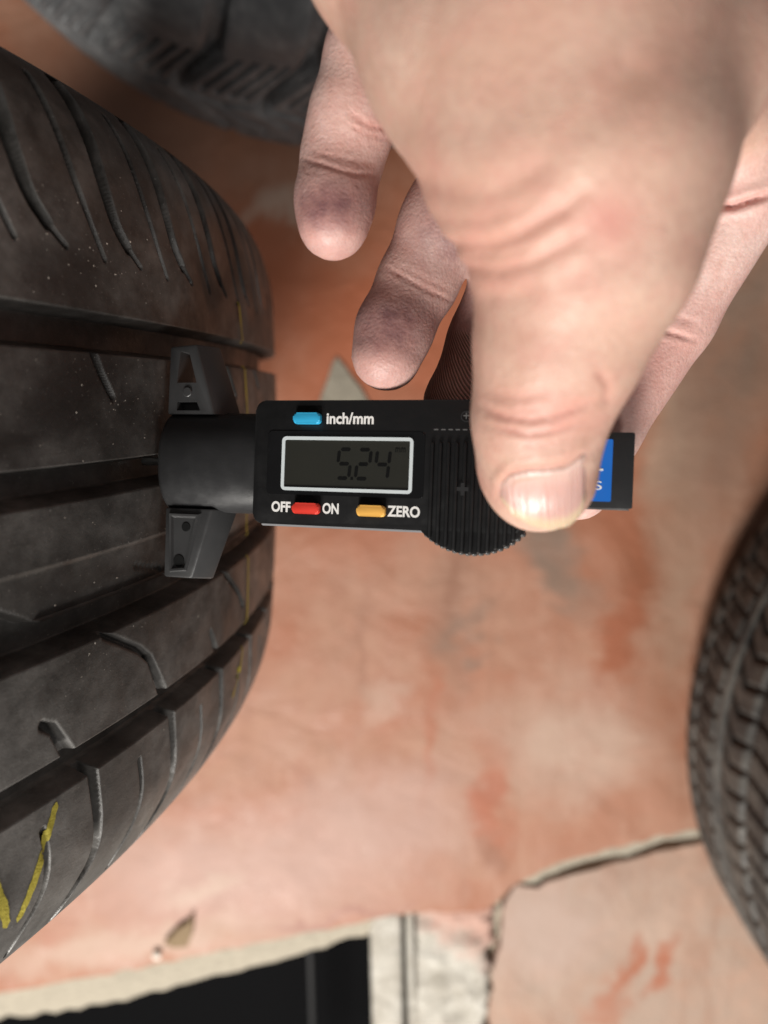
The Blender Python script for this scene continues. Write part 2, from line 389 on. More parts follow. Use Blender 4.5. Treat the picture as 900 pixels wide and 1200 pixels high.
# ------------------------------------------------------------------ tyres
def smooth(x): x = np.clip(x, 0, 1); return x*x*(3-2*x)
def poly_dist(a, s, pts):
    """distance (mm) of grid points from a polyline, and the parameter along it (0..1)"""
    best = np.full(a.shape, 1e9); par = np.zeros(a.shape); L = 0; segs = []
    for p, q in zip(pts[:-1], pts[1:]): segs.append((p, q, L)); L += math.hypot(q[0]-p[0], q[1]-p[1])
    for p, q, l0 in segs:
        dx, dy = q[0]-p[0], q[1]-p[1]; l2 = dx*dx + dy*dy
        t = np.clip(((a-p[0])*dx + (s-p[1])*dy) / l2, 0, 1)
        d = np.hypot(a-p[0]-t*dx, s-p[1]-t*dy); m = d < best
        best = np.where(m, d, best); par = np.where(m, (l0 + t*math.sqrt(l2)) / L, par)
    return best, par
def carve(H, A, S, pts, w0, w1, depth, edge=.55):
    """cut a sipe: polyline in (arc mm, axial mm), half width w0 -> w1"""
    pa = [p[0] for p in pts]; ps = [p[1] for p in pts]; w = max(w0, w1) + edge + .5
    ia = np.where((A[:, 0] > min(pa) - w) & (A[:, 0] < max(pa) + w))[0]; js = np.where((S[0] > min(ps) - w) & (S[0] < max(ps) + w))[0]
    if len(ia) < 1 or len(js) < 1: return
    sl = np.s_[ia[0]:ia[-1]+1, js[0]:js[-1]+1]
    d, t = poly_dist(A[sl], S[sl], pts)
    hw = w0 + (w1-w0)*t
    dep = depth * (1 - smooth((d - hw) / edge))
    H[sl] = np.minimum(H[sl], -dep)
def ring_mesh(name, phis, s_mm, r_m, H, closed=True):
    """phis in degrees (0 = top, 90 = +x); s along the axle (local y)"""
    ph = np.radians(phis)[:, None]; rr = r_m[None, :] + H
    V = np.stack([rr*np.sin(ph), np.broadcast_to(s_mm[None, :]/1000, rr.shape), rr*np.cos(ph)], -1).reshape(-1, 3)
    n, m = rr.shape
    i = np.arange(n if closed else n-1)[:, None]; j = np.arange(m-1)[None, :]; i2 = (i+1) % n
    Fq = np.stack([i*m + j, i*m + j+1, i2*m + j+1, i2*m + j], -1).reshape(-1, 4)
    return mesh_np(name, V, Fq)
def add_sidewalls(root, RR, half, drop, sc, mat, rim_r=.2):
    for sg in (1, -1):
        prof = [(half, RR - drop), (half + 3, RR - drop - .005), (half + 6, RR - .030), (half + 11, RR - .052), (half + 9.5, RR - .0525), (half + 12, RR - .068),
                (half + 11, RR - .08), (half + 6, rim_r + .02), (half + 1, rim_r + .012), (half - 1, rim_r + .006), (half - 4, rim_r), (half - 14, rim_r + .002), (half - 17, rim_r + .02), (half - 13, RR - .035)]
        ts = np.linspace(0, len(prof) - 1, 60); pr = np.array(prof)
        s = sc + sg * np.interp(ts, range(len(prof)), pr[:, 0]); r = np.interp(ts, range(len(prof)), pr[:, 1])
        me = ring_mesh('sidewall', np.arange(0, 360, 2.0), s, r, np.zeros((180, 60)))
        link('sidewall', me, mat, root)

# --- the measured tyre (upright), axle almost along y
RT, SC, HALF = .32, 23.0, 93.0
def crown(s):
    t = np.abs(s - SC); d = (t/1000)**2 / (2*1.1)
    u = np.clip(t - 66, 0, 28)/30
    return d + .017*(1 - np.sqrt(1 - u*u))
GRV = [(60.4, 68.6), (30.6, 38.0), (-.2, 8.0), (-30.8, -22.6)]
def main_tyre():
    root = empty('measured_tyre', (-.3634, -.0430, 0)); root.rotation_euler = (0, 0, R(-1.74))
    tag(root, 'worn black summer tyre standing upright with the depth gauge pressed on its tread', 'tyre')
    sA = np.concatenate([np.arange(SC-HALF, SC+HALF+.01, .55), np.arange(76, SC+HALF, .275), np.arange(SC-HALF, -30, .275)] + [np.array([e + k for k in (-.45, -.2, 0, .2, .5, .9, 1.3)]) for g in GRV for e in (g[0],)] +
                        [np.array([g[1] - k for k in (-.45, -.2, 0, .2, .5, .9, 1.3)]) for g in GRV])
    sA = np.unique(np.round(sA, 2)); sA = sA[np.concatenate([[True], np.diff(sA) > .06])]
    ph = np.concatenate([np.arange(-180, 58, 1.2), np.arange(58, 62.5, .12), np.arange(62.5, 93, .031), np.arange(93, 97, .12), np.arange(97, 180, 1.2)])
    A, S = np.meshgrid(ph * math.pi/180*RT*1000, sA, indexing='ij')
    H = np.zeros(A.shape); ar = math.pi/180*RT*1000
    PH = A / ar
    # main grooves; rib edge next to the third one has saw-tooth notches and a shallow ledge
    saw = ((67.94 - PH) % 13.0); notch = np.where(saw < 2.2, saw * 3.3, np.where(saw < 2.6, 7.2 * (2.6 - saw) / .4, 0))
    for gi, (lo, hi) in enumerate(GRV):
        h = hi + (notch if gi == 2 else 0)
        e = .35
        lo_r = smooth((S - lo + .25) / .5) ; hi_r = smooth((h + .25 - S) / .5)
        wall = np.minimum(np.clip((S - lo + .1) / 1.3, 0, 1), np.clip((h + .1 - S) / 1.3, 0, 1))
        H = np.minimum(H, -7.0 * wall * np.minimum(lo_r, hi_r))
    led = (S > 8) & (S < 18.4)
    H = np.where(led, np.minimum(H, -1.0 * smooth((18.5 - S) / .5) - .10 * np.clip(18.4 - S, 0, 11)), H)
    deg = lambda L: [(p*ar, s) for p, s in L]
    def chaikin(L, n=2):
        for _ in range(n):
            o = [L[0]]
            for (x0, y0), (x1, y1) in zip(L[:-1], L[1:]): o += [(.75*x0+.25*x1, .75*y0+.25*y1), (.25*x0+.75*x1, .25*y0+.75*y1)]
            L = o + [L[-1]]
        return L
    cut = lambda L, w0, w1, d: carve(H, A, S, deg(L), w0, w1, d)
    # upper shoulder: thick and thin curved slots alternating
    thick = [(-.35, 114), (-.2, 100), (-.1, 95), (.28, 88), (1.0, 83.5), (1.75, 80.2)]
    thin = [(-.15, 112), (.2, 96), (.9, 87), (1.6, 79.6)]
    for k in range(-60, 60):
        b = 72.4 + 4.05 * k
        if not -175 < b < 172: continue
        cut(chaikin([(b + p, s) for p, s in thick[:5]]), 2.1, .8, 9.0); cut(chaikin([(b + p, s) for p, s in thick]), .9, .1, 4.0)
        cut(chaikin([(b - 2.0 + p, s) for p, s in thin]), .6, .1, 6.0)
    # lower shoulder
    tk = [(-.15, -30), (.0, -36), (.2, -44), (.15, -53), (-.9, -61), (-1.2, -67)]
    tn = [(.0, -36.5), (.25, -44.5), (.1, -52), (-.7, -59.5), (-.9, -64)]
    for k in range(-44, 44):
        b = 70.3 + 5.35 * k
        if not -175 < b < 172: continue
        cut(chaikin([(b + p, s) for p, s in tk]), 1.15, .6, 5.5); cut(chaikin([(b + 2.75 + p, s) for p, s in tn]), .35, .15, 3.0)
    # ribs
    for k in range(-7, 7):
        o = 26.0 * k
        if not -175 < 70 + o < 165: continue
        cut([(o+67.79, -13.5), (o+68.26, -15.3), (o+69.05, -24)], .5, 1.3, 3.0)
        cut([(o+70.89, -.2), (o+73.01, -7.8), (o+73.75, -11.7)], .35, .5, 2.0); cut([(o+73.75, -11.7), (o+74.85, -24)], .6, 1.4, 3.5)
        cut([(o+79.33, -15.5), (o+80.3, -24.7)], .4, 1.0, 3.0)
        cut([(o+81.07, -.5), (o+83.31, -10.2), (o+84.24, -16)], .35, .5, 2.0)
        cut([(o+70.92, 61.5), (o+71.36, 56.3), (o+71.92, 51.2)], .6, .35, 2.5)
        cut([(o+81.58, 61.5), (o+83.08, 51.7)], .6, .35, 2.5); cut([(o+86.41, 62), (o+87.71, 55)], .5, .35, 2.5)
        cut([(o+73.2, 12.5), (o+75.0, 9)], .5, .7, 2.2)
    rs = RT - crown(sA)
    me = ring_mesh('tread', ph, sA, rs, H/1000)
    t = link('tread', me, M['rubber'], root); t.location = (0, 0, RT)
    add_sidewalls(root, RT, HALF, float(crown(np.array([SC+HALF]))[0]), SC, M['rubber'])
    for c in root.children:
        if c.name.startswith('sidewall'): c.location = (0, 0, RT)
    # chalk marks laid on the rubber
    def ribbon(pts, w, mat, lift=.00035, name='chalk_mark'):
        pts = np.array(pts, float); d = np.concatenate([[0], np.cumsum(np.hypot(*(np.diff(pts, axis=0) * [ar, 1]).T))])
        n = int(d[-1] / .5) + 2; q = np.linspace(0, d[-1], n)
        P = np.interp(q, d, pts[:, 0]); Sx = np.interp(q, d, pts[:, 1])
        ker = np.ones(9)/9; Pp = np.convolve(np.pad(P, 4, 'edge'), ker, 'valid'); Ss = np.convolve(np.pad(Sx, 4, 'edge'), ker, 'valid')
        da, ds = np.gradient(Pp*ar), np.gradient(Ss); L = np.hypot(da, ds)
        ww = w * (1 + .35 * np.convolve(rng.normal(size=n), ker, 'same')*1.5) * np.clip(np.minimum(q, d[-1]-q)/1.5, .25, 1)
        V = []; F = []
        hgrid = None
        for sd in (-1, -.33, .33, 1):
            a = Pp*ar - ds/L*ww*sd; s = Ss + da/L*ww*sd
            ii = np.clip(np.searchsorted(ph, a/ar), 0, len(ph)-1); jj = np.clip(np.searchsorted(sA, s), 0, len(sA)-1)
            h = np.where(H[ii, jj] < -6.2, H[ii, jj], np.maximum(H[ii, jj], -.7))/1000
            r = RT - crown(s) + h + lift
            V.append(np.stack([r*np.sin(a/ar*math.pi/180), s/1000, r*np.cos(a/ar*math.pi/180)], -1))
            bad = h < -.0045 if sd == -1 else (bad | (h < -.0045))
        V = np.stack(V, 1)
        for i in range(n-1):
            if bad[i] or bad[i+1]: continue
            for k in range(3): F.append((i*4+k, i*4+k+1, (i+1)*4+k+1, (i+1)*4+k))
        o = link(name, mesh_np(name, V.reshape(-1, 3), F), mat, root); o.location = (0, 0, RT); return o
    ribbon([(83.95, 80.5), (84.46, 63.4), (84.74, 47.7), (84.81, 3.4), (84.93, -20.2), (83.85, -38.9), (82.6, -45)], .6, M['chalk_faint'], .0005, name='chalk_line')['label'] = 'faint yellow line across the tread'
    for q in ([(68.35, -31.5), (67.87, -38.9), (67.33, -46.6), (66.69, -55)], [(65.2, -35), (65.71, -40.2), (66.01, -46.9), (66.3, -54.2)]):
        ribbon(q, .85, M['chalk'], .00015)
    # grit on the rubber
    V = []; F = []
    for k in range(430):
        if k % 2: p = rng.uniform(64, 90); s = rng.uniform(-58, 104)
        else:
            c0 = [(73, 84), (70, 80), (72.5, 55), (74, 50), (70, 62), (79, -12), (71, -3), (73, -30), (69, 25), (67.5, 93)][rng.integers(10)]
            p = c0[0] + rng.normal()*1.6; s = c0[1] + rng.normal()*6
        i = np.clip(np.searchsorted(ph, p), 0, len(ph)-1); j = np.clip(np.searchsorted(sA, s), 0, len(sA)-1)
        if H[i, j] < -2.5: continue
        r = RT - crown(s) + H[i, j]/1000; z = rng.lognormal(-9.0, .5); z = min(z, .00036)
        b = len(V)
        c = np.array([r*math.sin(R(p)), s/1000, r*math.cos(R(p))]); nrm = np.array([math.sin(R(p)), 0, math.cos(R(p))]); tv = np.cross(nrm, [0, 1, 0]); bv = np.array([0, 1., 0])
        a0 = rng.uniform(0, 6); el = rng.uniform(.6, 1.5)
        for m in range(5):
            an = a0 + m*1.2566; V.append(c + z*(tv*math.cos(an)*el + bv*math.sin(an)/el)*rng.uniform(.7, 1.2) - nrm*z*.2)
        V.append(c + nrm*z*.7)
        for m in range(5): F.append((b+m, b+(m+1) % 5, b+5))
    g = link('dust_specks', mesh_np('dust_specks', V, F), M['dust'], root, False); g.location = (0, 0, RT); g['kind'] = 'stuff'
    return root
main_tyre()

def lying_tyre(name, label, x, y, RR, half, rot, mat, cutter, zoff=0.0):
    root = empty(name, (x, y, 0)); tag(root, label, 'tyre')
    sA = np.arange(-half, half + .01, 1.1); ph = np.arange(-180, 180, .3)
    ar = math.pi/180*RR*1000
    A, S = np.meshgrid(ph*ar, sA, indexing='ij'); H = np.zeros(A.shape)
    cutter(H, A, S, ar)
    t = np.abs(sA); u = np.clip(t - (half - 24), 0, 23.9)/1000
    dr = (t/1000)**2/(2*.8) + (.026 - np.sqrt(.026**2 - u**2))
    me = ring_mesh('tread', ph, sA, RR - dr, H/1000)
    tr = link('tread', me, mat, root)
    add_sidewalls(root, RR, half, float(dr[-1]), 0, mat)
    mw = Matrix.Translation((0, 0, half/1000 + .012 + zoff)) @ Matrix.Rotation(R(rot), 4, 'Z') @ Matrix.Rotation(R(90), 4, 'X')
    for c in root.children: c.matrix_local = mw
    return root
# local s = +y maps to +z (up) after the 90 degree turn; phi 90 = +x
def winter(H, A, S, ar):
    PH = A/ar; P_ = 360/36
    z = S + 8 - 5.0*(np.abs(((PH/P_) % 1) - .5)*4 - 1)
    H[:] = np.minimum(H, -9*(1 - smooth((np.abs(z) - 3.4)/1.2)))
    for k in range(-18, 18):
        b = k*P_
        if b > 170: continue
        carve(H, A, S, [(b*ar, -10), ((b+3.6)*ar, -38), ((b+4.6)*ar, -92)], 2.6, 3.4, 9, 1.2)
        carve(H, A, S, [((b+4.6)*ar, -13), ((b+7.4)*ar, -34), ((b+9.6)*ar, -44)], 1.3, 1.3, 6, 1.0)
        carve(H, A, S, [((b+9.0)*ar, -50), ((b+9.6)*ar, -74)], 1.0, 1.0, 5, 1.0)
        carve(H, A, S, [(b*ar, -6), ((b+2.6)*ar, 20), ((b+7.5)*ar, 58), ((b+9.5)*ar, 92)], 3.6, 4.2, 10, 1.2)
        for q in (2.0, 3.7, 5.4, 7.1, 8.6):
            carve(H, A, S, [((b+q)*ar, 4), ((b+q+2.2)*ar, 22), ((b+q+6.4)*ar, 54)], .8, .8, 5, .9)
def rows(H, A, S, ar):
    r = np.random.default_rng(3)
    for c0, w in ((-58, 1.2), (-24, 1.5), (-12, 3.0), (24, 3.0), (55, 1.6)):
        H[:] = np.minimum(H, -6*(1 - smooth((np.abs(S - c0) - w)/1.2)))
    b = -180.0
    while b < 178:
        pt = r.choice([3.1, 3.6, 4.1]); w = pt/4.6
        carve(H, A, S, [((b)*ar, -94), ((b+.5)*ar, -76), ((b+2.8*w)*ar, -58)], 1.8*w, 1.6, 5, 1.2)
        carve(H, A, S, [((b+.2)*ar, -55), ((b+.9)*ar, -44), ((b+2.0*w)*ar, -26)], 1.5, 1.0, 5, 1.1)
        carve(H, A, S, [((b+pt*.5)*ar, -50), ((b+pt*.5+.6)*ar, -40)], .6, .6, 3, .9)
        carve(H, A, S, [((b)*ar, -9), ((b+2.6*w)*ar, 4), ((b+1.8*w)*ar, 21)], 1.3, 1.3, 5, 1.2)
        carve(H, A, S, [((b+.8)*ar, 27), ((b+2.4*w)*ar, 52)], 1.4, 1.4, 5, 1.2)
        carve(H, A, S, [((b)*ar, 58), ((b+.6)*ar, 94)], 1.6, 1.6, 5, 1.2)
        b += pt
lying_tyre('winter_tyre', 'grey winter tyre lying flat with zigzag grooves and fine sipes behind the hand', -.026, .484, .312, 92, 10, M['rubber_grey'], winter)
lying_tyre('all_season_tyre', 'brownish black tyre lying flat with rows of small slanted blocks beside the floor crack', .572, -.270, .320, 92, 0, M['rubber_brown'], rows)

# ------------------------------------------------------------------ small debris
def flake(name, pts, z, mat, label, cat, lift=.0015):
    bm = prism(pts, z, z + lift, .0004, 1, True)
    for v in bm.verts: v.co.z += random.uniform(0, .0012) if v.co.z > z + lift*.5 else 0
    return tag(link(name, bm_mesh(name, bm), mat, None, False), label, cat)
flake('plaster_flake', jag([(-.038, .029), (-.031, .020), (-.020, .006), (-.010, -.014), (-.006, -.03), (-.034, -.030), (-.058, -.022), (-.052, -.004), (-.045, .012), (-.038, .029)], .006, .0012, 21)[:-1], .0006, M['chip'],
      'small pointed grey plaster flake lying on the red floor above the gauge', 'flake', .0012)
flake('dry_leaf', [(-.207, -.510), (-.193, -.494), (-.183, -.488), (-.178, -.478), (-.180, -.500), (-.185, -.513), (-.198, -.514)], .0008, M['leaf'],
      'crumpled dry olive leaf scrap near the pale floor edge', 'leaf', .004)
bm = bmesh.new(); bmesh.ops.create_icosphere(bm, subdivisions=2, radius=.0045)
for v in bm.verts: v.co *= random.uniform(.8, 1.15); v.co.z *= .7
o = link('pebble', bm_mesh('pebble', bm), M['pebble']); o.location = (-.215, -.524, .003)
tag(o, 'tiny white pebble beside the dry leaf at the floor edge', 'pebble')

# ------------------------------------------------------------------ depth gauge
AX = np.array([0.03039188, 0.9847785, -0.17113633]); E1 = np.array([0.96499384, -0.07353147, -0.25175386]); E3 = np.array([0.2605057, 0.15749423, 0.95253995])
E1 = E1 - AX*(E1@AX); E1 /= np.linalg.norm(E1)
P0 = np.array([-0.05355935, 0.01132986, 0.16479801])
a = R(2.06)
b_ = R(-9); AX, E3 = AX*math.cos(b_) - E3*math.sin(b_), E3*math.cos(b_) + AX*math.sin(b_)   # rolled about the probe
X1 = c2w(E1*math.cos(a) + AX*math.sin(a)); Y1 = c2w(AX*math.cos(a) - E1*math.sin(a)); Z1 = -c2w(E3)
G0 = CAMP + c2w(P0 + AX*.0009)
GM = Matrix([[X1[i]*.001, Y1[i]*.001, Z1[i]*.001, G0[i]] for i in range(3)] + [[0, 0, 0, 1]])   # gauge millimetres -> world
XU, YU, ZU = Vector(X1), Vector(Y1), Vector(Z1)
GROT = Matrix([[X1[i], Y1[i], Z1[i], 0] for i in range(3)] + [[0, 0, 0, 1]])
gauge = empty('tread_depth_gauge', tuple(G0)); gauge.matrix_world = Matrix.Translation(G0) @ GROT
tag(gauge, 'black digital tread depth gauge reading 5.24 pressed against the upright tyre', 'depth gauge')
def gpart(name, bm, mat, parent=None, smooth=True, ang=40):
    bmesh.ops.scale(bm, vec=(.001, .001, .001), verts=bm.verts)
    o = link(name, bm_mesh(name, bm), mat, parent or gauge, smooth); flat_by_angle(o, ang); return o
# body
body = gpart('body', prism(rrect(27, 86, -13.65, 13.65, 2.2), -5.0, 6.0, 1.3, 4), M['plastic'])
gpart('edge_highlight', prism(rrect(28.5, 65.5, -14.15, -13.0, .4), -4.2, 4.4, .3, 2), M['highlight_grey'])  # added pale strip standing in for the highlight on the lower edge
# base block: half round bar, axis along x
def half_round(x0, x1, hy, zf, zb, n=18, taper=.0):
    bm = bmesh.new(); prof = [(-hy, zb)]
    for i in range(n + 1):
        t = math.pi*(1 - i/n); cy = math.cos(t); sy = math.sin(t)
        prof.append((hy*np.sign(cy)*abs(cy)**.92, zb + 3 + (zf - zb - 3)*abs(sy)**.9))
    prof.append((hy, zb)); rings = []
    xs = [(x0, .94), (x0 + .5, .985), (x0 + 1.2, 1), (x1, .98)]
    for x, k in xs: rings.append([bm.verts.new((x, y*k, z if z <= zb else zb + (z-zb)*k)) for y, z in prof])
    m = len(prof)
    for A, B in zip(rings[:-1], rings[1:]):
        for k in range(m): bm.faces.new((A[k], A[(k+1) % m], B[(k+1) % m], B[k]))
    bm.faces.new(rings[0][::-1]); bm.faces.new(rings[-1]); return bm
base = gpart('base_block', half_round(2.2, 27.6, 12.0, 6.0, -5.5), M['plastic_matte'], ang=50)
# wings with a recess and bosses
def wing(sg):
    if sg > 0: out = [(2.4, 11.0), (18.8, 11.0), (12.4, 28.0), (2.4, 27.4)]; fr = [(2.6, 11.0), (14.6, 11.0), (9.6, 27.4), (2.8, 26.9)]
    else: out = [(2.6, -28.0), (12.6, -28.0), (18.6, -11.0), (2.6, -11.0)]; fr = [(3.0, -27.4), (10.2, -27.4), (15.0, -11.0), (2.9, -11.0)]
    bm = bmesh.new(); lo = [bm.verts.new((x, y, -4.0)) for x, y in out]; hi = [bm.verts.new((x, y, 2.6)) for x, y in fr]
    bm.faces.new(lo[::-1]); bm.faces.new(hi)
    for k in range(4): bm.faces.new((lo[k], lo[(k+1) % 4], hi[(k+1) % 4], hi[k]))
    bmesh.ops.bevel(bm, geom=bm.edges[:], offset=.5, segments=2, profile=.5, affect='EDGES', clamp_overlap=True)
    w = gpart('foot', bm, M['foot'], ang=35)
    if sg > 0:
        for cut_, z0 in (([(4.9, 18.4), (10.0, 18.4), (7.9, 25.4), (5.6, 25.8)], -9), ([(5.0, 11.9), (11.2, 11.9), (10.2, 14.0), (5.2, 14.0)], -.5)):
            cb = prism(cut_, z0, 9); bmesh.ops.scale(cb, vec=(.001, .001, .001), verts=cb.verts)
            c_ = link('cutter', bm_mesh('cutter', cb), None, gauge, False)
            md = w.modifiers.new('opening', 'BOOLEAN'); md.object = c_; md.operation = 'DIFFERENCE'; md.solver = 'EXACT'
            bpy.context.view_layer.update(); dg = bpy.context.evaluated_depsgraph_get()
            me = bpy.data.meshes.new_from_object(w.evaluated_get(dg)); me.name = 'foot'
            w.modifiers.clear(); w.data = me; bpy.data.objects.remove(c_)
        flat_by_angle(w, 30)
        gpart('boss', prism([(7.8 + 1.15*math.cos(q*math.pi/8), 16.2 + 1.15*math.sin(q*math.pi/8)) for q in range(16)], 2.4, 3.0, .12, 1, True), M['foot'], w)
        return w
    f = [(4.4, -12.4), (12.0, -12.4), (9.0, -25.4), (5.0, -25.9)]
    # raised border round a sunken pocket
    bm = bmesh.new(); n = len(f); c = (sum(p[0] for p in f)/n, sum(p[1] for p in f)/n)
    lo = [(c[0] + (x-c[0])*.74, c[1] + (y-c[1])*.86) for x, y in f]; ou = [(c[0] + (x-c[0])*1.12, c[1] + (y-c[1])*1.06) for x, y in f]
    r0 = [bm.verts.new((x, y, 2.55)) for x, y in ou]; r1 = [bm.verts.new((x, y, 3.4)) for x, y in f]
    r2 = [bm.verts.new((c[0] + (x-c[0])*.86, c[1] + (y-c[1])*.93, 3.3)) for x, y in f]; r3 = [bm.verts.new((x, y, 2.72)) for x, y in lo]
    for P_, Q_ in ((r0, r1), (r1, r2), (r2, r3)):
        for k in range(n): bm.faces.new((P_[k], P_[(k+1) % n], Q_[(k+1) % n], Q_[k]))
    bm.faces.new(r3 if sg < 0 else r3)
    pk_ = gpart('pocket', bm, M['foot'], w, ang=25)
    for cx, cy, rr in ((8.6, -15.4, 1.15), (7.0, -23.4, 1.45)):
        gpart('hole_shade', prism([(cx + rr*math.cos(q*math.pi/8), cy + rr*math.sin(q*math.pi/8)) for q in range(16)], 2.6, 2.86, .1, 1, True), M['hole_shade'], w)
    return w
wing(1); wing(-1)
# measuring pin below the base
bm = prism([(1.0*math.cos(q*math.pi/6), 1.0*math.sin(q*math.pi/6)) for q in range(12)], -5.2, 4); bmesh.ops.rotate(bm, cent=(0, 0, 0), matrix=Matrix.Rotation(R(90), 3, 'Y'), verts=bm.verts)
gpart('probe_pin', bm, M['metal'])
# display: glossy panel, white frame, glass, figures
gpart('display_panel', prism(rrect(30.2, 65.6, -7.0, 6.9, .8), 5.4, 6.14, .12, 1, True), M['lens'])
def frame_bm(x0, x1, y0, y1, w, z0, z1, r):
    bm = bmesh.new(); o = rrect(x0, x1, y0, y1, r); i = rrect(x0+w, x1-w, y0+w, y1-w, max(.15, r-w))
    n = len(o); A = [bm.verts.new((*p, z0)) for p in o]; B = [bm.verts.new((*p, z1)) for p in o]; C_ = [bm.verts.new((*p, z1)) for p in i]; D = [bm.verts.new((*p, z0)) for p in i]
    for P_, Q_ in ((A, B), (B, C_), (C_, D)):
        for k in range(n): bm.faces.new((P_[k], P_[(k+1) % n], Q_[(k+1) % n], Q_[k]))
    return bm
gpart('display_frame', frame_bm(33.7, 63.2, -6.1, 5.7, .72, 6.1, 6.45, 1.0), M['white_frame'])
disp = gpart('display', prism(rrect(34.4, 62.5, -5.4, 5.0, .4), 6.0, 6.2, 0), M['lcd'], None, False)
SEGS = {'5': 'afgcd', '2': 'abged', '4': 'fgbc'}
def seg_bm(ch, x, y, w, h):
    bm = bmesh.new(); t = .72; sl = .09
    def bar(x0, y0, x1, y1):
        dx, dy = x1-x0, y1-y0; L = math.hypot(dx, dy); ux, uy = dx/L, dy/L; g = .28; px, py = -uy*t/2, ux*t/2
        pts = [(x0+ux*g, y0+uy*g), (x0+ux*(g+.3)+px, y0+uy*(g+.3)+py), (x1-ux*(g+.3)+px, y1-uy*(g+.3)+py), (x1-ux*g, y1-uy*g), (x1-ux*(g+.3)-px, y1-uy*(g+.3)-py), (x0+ux*(g+.3)-px, y0+uy*(g+.3)-py)]
        bm.faces.new([bm.verts.new((x + a_ + sl*b_, y + b_, 0)) for a_, b_ in pts])
    S = {'a': (0, h, w, h), 'b': (w, h, w, h/2), 'c': (w, h/2, w, 0), 'd': (0, 0, w, 0), 'e': (0, 0, 0, h/2), 'f': (0, h/2, 0, h), 'g': (0, h/2, w, h/2)}
    for s in SEGS[ch]: bar(*S[s])
    ex = bmesh.ops.extrude_face_region(bm, geom=bm.faces[:]); bmesh.ops.translate(bm, vec=(0, 0, .05), verts=[v for v in ex['geom'] if isinstance(v, bmesh.types.BMVert)])
    bmesh.ops.translate(bm, vec=(0, 0, 6.21), verts=bm.verts); return bm
for ch, x in (('5', 46.4), ('2', 50.7), ('4', 54.9)): gpart('digit', seg_bm(ch, x, -3.2, 2.8, 6.2), M['segment'], disp, False)
gpart('decimal_point', prism([(49.65, -3.5), (50.2, -3.5), (50.2, -2.9), (49.65, -2.9)], 6.21, 6.26), M['segment'], disp, False)
def text(s, x, y, h, z, mat, parent=None, width=None, off=.02, name='lettering', rot=0):
    cu = bpy.data.curves.new(name, 'FONT'); cu.body = s; cu.align_x = 'CENTER'; cu.align_y = 'CENTER'; cu.size = 1; cu.extrude = .03; cu.offset = off
    o = bpy.data.objects.new(name, cu); COL.objects.link(o); o.parent = parent or gauge; cu.materials.append(mat)
    bpy.context.view_layer.update(); w0, h0 = o.dimensions.x, o.dimensions.y
    sy = h/h0; sx = width/w0 if width else sy
    dg = bpy.context.evaluated_depsgraph_get(); me = bpy.data.meshes.new_from_object(o.evaluated_get(dg)); me.name = name
    bpy.data.objects.remove(o); o = bpy.data.objects.new(name, me); COL.objects.link(o); o.parent = parent or gauge
    if not me.materials: me.materials.append(mat)
    o.matrix_local = Matrix.Translation((x*.001, y*.001, z*.001)) @ Matrix.Rotation(R(rot), 4, 'Z') @ Matrix.Diagonal((sx*.001, sy*.001, .001, 1))
    return o
text('mm', 60.4, 3.2, .95, 6.24, M['segment'], disp, 2.2, .0)
text('inch/mm', 49.0, 9.6, 2.5, 6.03, M['print'], None, 10.6, .025)
text('OFF', 33.75, -9.9, 2.35, 6.03, M['print'], None, 4.5, .035)
text('ON', 45.35, -9.9, 2.35, 6.03, M['print'], None, 3.7, .03)
text('ZERO', 61.6, -9.95, 2.35, 6.03, M['print'], None, 7.0, .03)
for x, y, mt, lab, ns in ((39.5, 9.6, 'blue_button', 'light blue button', 1), (39.9, -9.95, 'red_button', 'red button', 1), (54.6, -9.95, 'yellow_button', 'yellow button', 1)):
    b = gpart('button', prism(rrect(x-3.1, x+3.1, y-1.2, y+1.2, .8), 5.0, 7.3, .4, 3, True), M[mt]); b['label'] = lab
    gpart('button_slot_shade', prism(rrect(x-3.0, x+3.0, y-1.4, y+2.9, .35), 5.5, 6.05, .0), M['hole_shade'], None, False)
# knurled grip: round plate with ribs
cx, cy, rr = 75.6, -3.6, 14.4
disc = [(cx + rr*math.cos(q*2*math.pi/72), cy + rr*math.sin(q*2*math.pi/72)) for q in range(72)]
disc = [p for p in disc if p[1] < 7.6]; disc = sorted(disc, key=lambda p: (math.atan2(p[1]-cy, p[0]-cx) - math.pi/2) % (2*math.pi))
grip = gpart('thumb_grip', prism(disc, -3.5, 5.92, .5, 2), M['plastic'])
for k in range(11):
    x = 67.2 + 1.72*k; dy = math.sqrt(max(0, rr*rr - (x-cx)**2)); y0 = cy - dy + .1
    r = gpart('grip_rib', prism(rrect(x-.42, x+.42, y0, 4.9, .38, 3), 5.6, 6.75, .3, 2, True), M['plastic'], grip)
for k in range(26):
    an = R(180 + 22 + k*136/25); px, py = cx + (rr+.05)*math.cos(an), cy + (rr+.05)*math.sin(an)
    if py > -12.6: continue
    b = bmesh.new(); bmesh.ops.create_uvsphere(b, u_segments=8, v_segments=6, radius=.78); 
    for v in b.verts: v.co.z *= 3.6; v.co = v.co + Vector((px, py, 1.8))
    gpart('grip_tooth', b, M['tooth'], grip)
